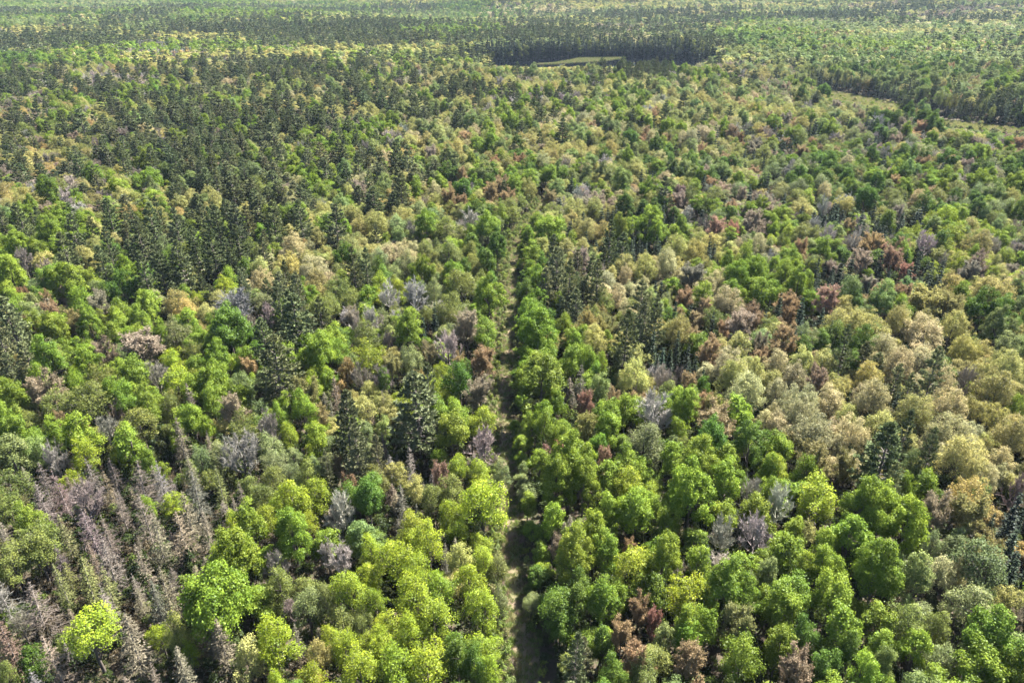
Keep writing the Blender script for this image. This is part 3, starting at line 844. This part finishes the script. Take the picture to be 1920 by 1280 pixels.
for i, t in enumerate(single):
    d = np.hypot(SX - t['px'], (SY - t['py']) * 1.2)
    order = np.argsort(d)[1:17]
    rel = []
    for j in order:
        n = single[j]
        dx, dy = n['px'] - t['px'], n['py'] - t['py']
        if abs(dx) > abs(dy) * 1.2:
            r = 'right of' if dx < 0 else 'left of'
        else:
            r = 'in front of' if dy < 0 else 'behind'
        rel.append((r, f"{TINT[n['code']][2]} {SHORT[n['kind']]}", n['code'] != t['code']))
    rel.sort(key=lambda q: not q[2])
    size = 'large ' if t['wpx'] > 1.35 * med[t['kind']] else ('small ' if t['wpx'] < .8 * med[t['kind']] else '')
    own = f"{size}{TINT[t['code']][2]} {KINDS[t['kind']][2]}"
    hv = HOR[int(min(8, max(0, t['px'] / 1920 * 9)))]
    vv = VER[int(min(8, max(0, (1280 - t['py']) / 1000 * 9)))]
    cands = [f"{own} {zone(t)}"]
    cands += [f"{own} {r} {art(n)}, {zone(t)}" for r, n, _ in rel[:5]]
    cands += [f"{own} {r} {art(n)}, {q} {art(m)}" for (r, n, _) in rel for (q, m, _) in rel if q != r]
    cands += [f"{own} {r} {art(n)}, {vv}, {hv}" for r, n, _ in rel]
    cands += [f"{own} {r} {art(n)} and {art(m)}, {hv}" for (r, n, _) in rel for (q, m, _) in rel if q == r and m != n]
    cands += [f"{own} {vv}, {hv}, {r} {art(n)}, {q} {art(m)}" for (r, n, _) in rel for (q, m, _) in rel if q != r]
    cands += [f"{own} {r} {art(n)}, {x} {art(y)}" for (r, n, _) in rel for (x, y, _) in rel]
    cands += [f"{own} {vv}, {hv}, {r} {art(n)}" for (r, n, _) in rel]
    t['label'] = None
    for c in cands:
        if words(c) <= 16 and c not in used:
            t['label'] = c
            break
    if t['label'] is None:
        t['label'] = f"{own} {vv}, {hv} of the photo"
    used.add(t['label'])

same = {}
for t in single:
    same.setdefault(t['label'], []).append(t)
for lab, ts in same.items():
    if len(ts) > 1:
        ts.sort(key=lambda t: t['px'])
        for o, t in zip(("first", "second", "third", "fourth", "fifth", "sixth", "seventh", "eighth"), ts):
            t['label'] = lab.replace(' of the photo', '') + f", {o} from left of those alike"

# ------------------------------------------------------------------ single trees
for t in single:
    k = t['kind']; M = MODELS[k]
    name, cat, noun, group = KINDS[k]
    root = bpy.data.objects.new(name, None)
    root.empty_display_size = 1
    COL.objects.link(root)
    mi = choose(t)
    RW, RH = M['sizes'][mi]
    s = t['w'] / RW
    root.location = (t['x'], t['y'], t['z'])
    root.rotation_euler = (rng.normal(0, .02), rng.normal(0, .02), t['rot'])
    root.scale = (s, s, t['h'] / RH)
    root["label"], root["category"], root["group"] = t['label'][0].upper() + t['label'][1:], cat, group
    a = bpy.data.objects.new("trunk", M['trunk'][mi]); COL.objects.link(a); a.parent = root
    b = bpy.data.objects.new("crown", M['crown'][mi]); COL.objects.link(b); b.parent = root
    b["tint"] = [float(v) for v in t['tint']]
    a["tint"] = [.16, .14, .13]

# ------------------------------------------------------------------ the countless rest: one scatter per kind
def model_collection(name, meshes):
    c = bpy.data.collections.new(name)
    for i, me in enumerate(meshes):
        o = bpy.data.objects.new(f"{name}_{i:02d}", me)
        c.objects.link(o)
    return c
def scatter(name, label, pts, idx, rot, scl, tint, coll, mat=None):
    me = bpy.data.meshes.new(name)
    n = len(pts)
    me.vertices.add(n)
    me.vertices.foreach_set("co", np.asarray(pts, np.float32).ravel())
    for nm, ty_, key, arr in (("pick", 'INT', 'value', np.asarray(idx, np.int32)), ("turn", 'FLOAT_VECTOR', 'vector', np.asarray(rot, np.float32)),
                              ("size", 'FLOAT_VECTOR', 'vector', np.asarray(scl, np.float32)), ("tint", 'FLOAT_VECTOR', 'vector', np.asarray(tint, np.float32))):
        at_ = me.attributes.new(nm, ty_, 'POINT')
        at_.data.foreach_set(key, arr.ravel())
    o = bpy.data.objects.new(name, me)
    COL.objects.link(o)
    o["kind"], o["label"] = "stuff", label
    ng = bpy.data.node_groups.new(name, 'GeometryNodeTree')
    ng.interface.new_socket("Geometry", in_out='INPUT', socket_type='NodeSocketGeometry')
    ng.interface.new_socket("Geometry", in_out='OUTPUT', socket_type='NodeSocketGeometry')
    N, L = ng.nodes, ng.links
    gi, go = N.new("NodeGroupInput"), N.new("NodeGroupOutput")
    m2p = N.new("GeometryNodeMeshToPoints")
    iop = N.new("GeometryNodeInstanceOnPoints")
    ci = N.new("GeometryNodeCollectionInfo")
    ci.inputs["Collection"].default_value = coll
    ci.inputs["Separate Children"].default_value = True
    ci.inputs["Reset Children"].default_value = True
    def named(nm, dt):
        a = N.new("GeometryNodeInputNamedAttribute"); a.data_type = dt
        a.inputs[0].default_value = nm
        return a.outputs[0]
    L.new(gi.outputs[0], m2p.inputs[0])
    L.new(m2p.outputs[0], iop.inputs["Points"])
    L.new(ci.outputs[0], iop.inputs["Instance"])
    iop.inputs["Pick Instance"].default_value = True
    L.new(named("pick", 'INT'), iop.inputs["Instance Index"])
    L.new(named("turn", 'FLOAT_VECTOR'), iop.inputs["Rotation"])
    L.new(named("size", 'FLOAT_VECTOR'), iop.inputs["Scale"])
    L.new(iop.outputs[0], go.inputs[0])
    md = o.modifiers.new("scatter", 'NODES')
    md.node_group = ng
    return o
STUFF = {'leafy': ("broadleaf_forest", "green broadleaf forest stretching to the hazy distance"), 'slender': ("slender_tree_forest", "fine-leaved olive trees stretching into the distance"),
         'blossom': ("blossoming_forest", "pale gold blossoming trees stretching into the distance"), 'budding': ("budding_forest", "brown and rust budding trees stretching into the distance"),
         'bare': ("bare_forest", "grey leafless trees scattered into the distance"), 'pine': ("pine_forest", "dark pine forest stretching into the distance"),
         'spruce': ("spruce_forest", "blackish spruces stretching into the distance and round the pond"), 'dead': ("dying_conifer_stand", "more half-bare conifers in the stand"),
         'skeleton': ("dead_conifer_stand", "more dead conifer skeletons in the stand")}
for k, (nm, lab) in STUFF.items():
    M = MODELS[k]
    L_ = [t for t in trees if t['kind'] == k and not t.get('single')]
    if not L_:
        continue
    coll = model_collection(k, M['near'] + M['far'])
    nn = len(M['near'])
    idx = [choose(t) if t['dep'] < 850 else nn + t['mi'] % len(M['far']) for t in L_]
    ref = [M['sizes'][i] if i < nn else (M['W'], M['H']) for i in idx]
    scatter(nm, lab, [(t['x'], t['y'], t['z']) for t in L_], idx, [(0, 0, t['rot']) for t in L_],
            [(t['w'] / r[0], t['w'] / r[0], t['h'] / r[1]) for t, r in zip(L_, ref)], [t['tint'] for t in L_], coll)

# undergrowth: saplings and shrubs below and between the trees
P = np.concatenate([jitter_grid(48, 330, 2.9), jitter_grid(330, 640, 4.2)])
P = P[~cleared(P[:, 0], P[:, 1], -.9)]
n = len(P)
nearT = np.abs(P[:, 0] - trail_x(P[:, 1]))
hh = rng.uniform(.35, 1.25, n) * np.where(nearT < 6, .6, 1)
base = np.array([(.034, .05, .012), (.045, .055, .016), (.055, .045, .026), (.028, .042, .012), (.06, .085, .016)])
ti = base[rng.integers(0, 5, n)] * rng.uniform(.75, 1.25, (n, 1))
scatter("undergrowth", "saplings and shrubs filling the gaps below the trees", np.stack([P[:, 0], P[:, 1], terrain(P[:, 0], P[:, 1])], 1),
        np.where(P[:, 1] < 330, rng.integers(0, 5, n), 5 + rng.integers(0, 4, n)), np.stack([np.zeros(n), np.zeros(n), rng.uniform(0, 6.28, n)], 1),
        np.stack([hh * 1.05, hh * 1.05, hh * rng.uniform(.8, 1.3, n)], 1), ti, model_collection("shrub", MODELS['sapling']['near'] + MODELS['sapling']['far']))

# low pale brush along the left side of the trail
bx = []
for y in np.arange(TRAIL[0, 1], TRAIL_END, .9):
    wide = 8.2 if 175 < y < 330 else 5.6
    for k in range(2):
        bx.append((float(trail_x(y)) - rng.uniform(2.6, wide), y + rng.uniform(-.4, .4), rng.uniform(.28, .62)))
    if rng.uniform() < .5:
        bx.append((float(trail_x(y)) + rng.uniform(1.8, 3.6), y, rng.uniform(.3, .6)))
bx = np.array(bx)
n = len(bx)
base = np.array([(.115, .15, .045), (.13, .165, .03), (.15, .15, .06), (.10, .14, .03)])
scatter("brush", "low pale green brush lining the trail", np.stack([bx[:, 0], bx[:, 1], terrain(bx[:, 0], bx[:, 1])], 1), rng.integers(0, 5, n),
        np.stack([np.zeros(n), np.zeros(n), rng.uniform(0, 6.28, n)], 1), np.stack([bx[:, 2], bx[:, 2], bx[:, 2] * rng.uniform(.7, 1.2, n)], 1),
        base[rng.integers(0, 4, n)] * rng.uniform(.8, 1.2, (n, 1)), model_collection("bush", MODELS['sapling']['near']))

# grass along the trail, in the meadow and on the marsh
tufts = []
for i in range(4):
    gq = Geo()
    m = 34
    o = rng.normal(0, .22, (m, 3)) * [1, 1, 0]
    e = o + unit(rng.normal(0, .35, (m, 3)) + [0, 0, 1]) * rng.uniform(.35, .8, (m, 1))
    gq.faces(twig_tris(o, e, .07), rng.uniform(.2, .9, m))
    tufts.append(gq.build("grass_tuft", [M_LEAF]))
ga = []
for y in np.arange(TRAIL[0, 1], TRAIL_END, .55):
    for k in range(11):
        u = rng.uniform(-1, 1)
        if rng.uniform() < .45 * math.exp(-((abs(u) - .38) / .14) ** 2):
            continue
        ga.append((float(trail_x(y)) + u * 4.9 - 2.6, y + rng.uniform(-.3, .3)))
ga = np.array(ga)
n = len(ga)
base = np.array([(.19, .19, .075), (.13, .18, .045), (.22, .195, .10), (.10, .15, .035), (.22, .165, .13)])
ti = base[rng.integers(0, 5, n)] * rng.uniform(.8, 1.2, (n, 1))
sc_ = rng.uniform(.7, 1.6, n)
tc_ = model_collection("grass", tufts)
scatter("grass", "tan and green grass growing over the forest trail", np.stack([ga[:, 0], ga[:, 1], terrain(ga[:, 0], ga[:, 1]) + .03], 1), rng.integers(0, 4, n),
        np.stack([np.zeros(n), np.zeros(n), rng.uniform(0, 6.28, n)], 1), np.stack([sc_] * 3, 1), ti, tc_)
ma = np.array(MEADOW)
q = rng.uniform(ma.min(0), ma.max(0), (14000, 2))
q = q[in_poly(q[:, 0], q[:, 1], MEADOW)]
n = len(q)
base = np.array([(.17, .18, .06), (.22, .19, .10), (.12, .15, .04)])
scatter("meadow_grass", "pale tufted grass of the wetland strip", np.stack([q[:, 0], q[:, 1], terrain(q[:, 0], q[:, 1]) + .25], 1), rng.integers(0, 4, n),
        np.stack([np.zeros(n), np.zeros(n), rng.uniform(0, 6.28, n)], 1), np.stack([rng.uniform(1.5, 3.2, n)] * 3, 1), base[rng.integers(0, 3, n)], tc_)

mq = np.array(MARSH)
q = rng.uniform(mq.min(0), mq.max(0), (9000, 2))
q = q[in_poly(q[:, 0], q[:, 1], MARSH)]
n = len(q)
scatter("marsh_grass", "pale sedge growing on the marsh spit in the pond", np.stack([q[:, 0], q[:, 1], np.full(n, .15)], 1), rng.integers(0, 4, n),
        np.stack([np.zeros(n), np.zeros(n), rng.uniform(0, 6.28, n)], 1), np.stack([rng.uniform(1.2, 2.6, n)] * 3, 1),
        np.array([(.13, .145, .05), (.09, .12, .035), (.17, .155, .075)])[rng.integers(0, 3, n)], tc_)

# ------------------------------------------------------------------ haze in the air
if HAZE_DENSITY > 0:
    x0, x1, y0, y1, z0, z1 = -6100, 6100, -700, 9100, float(GZ.min()) - 1, CAM_H + 4
    v = [(x, y, z) for z in (z0, z1) for y in (y0, y1) for x in (x0, x1)]
    f = [(0, 2, 3, 1), (4, 5, 7, 6), (0, 1, 5, 4), (2, 6, 7, 3), (0, 4, 6, 2), (1, 3, 7, 5)]
    m, nt, out = new_mat("haze_air")
    pv = nd(nt, "ShaderNodeVolumePrincipled")
    pv.inputs["Color"].default_value = (.6, .76, 1, 1)
    pv.inputs["Density"].default_value = HAZE_DENSITY
    nt.links.new(pv.outputs[0], out.inputs["Volume"])
    hz = sheet("haze", v, f, m, "thin bluish haze over the far forest", 'stuff')
print("SINGLES", len(single), "TREES", len(trees), "catalog", sum(t['cat'] for t in trees))
from collections import Counter
print(Counter(t['kind'] for t in single), "dup labels", len(single) - len(used))
_tri = sum(len(p.vertices) - 2 for me in bpy.data.meshes if me.users for p in me.polygons)
print("TRIS", _tri)
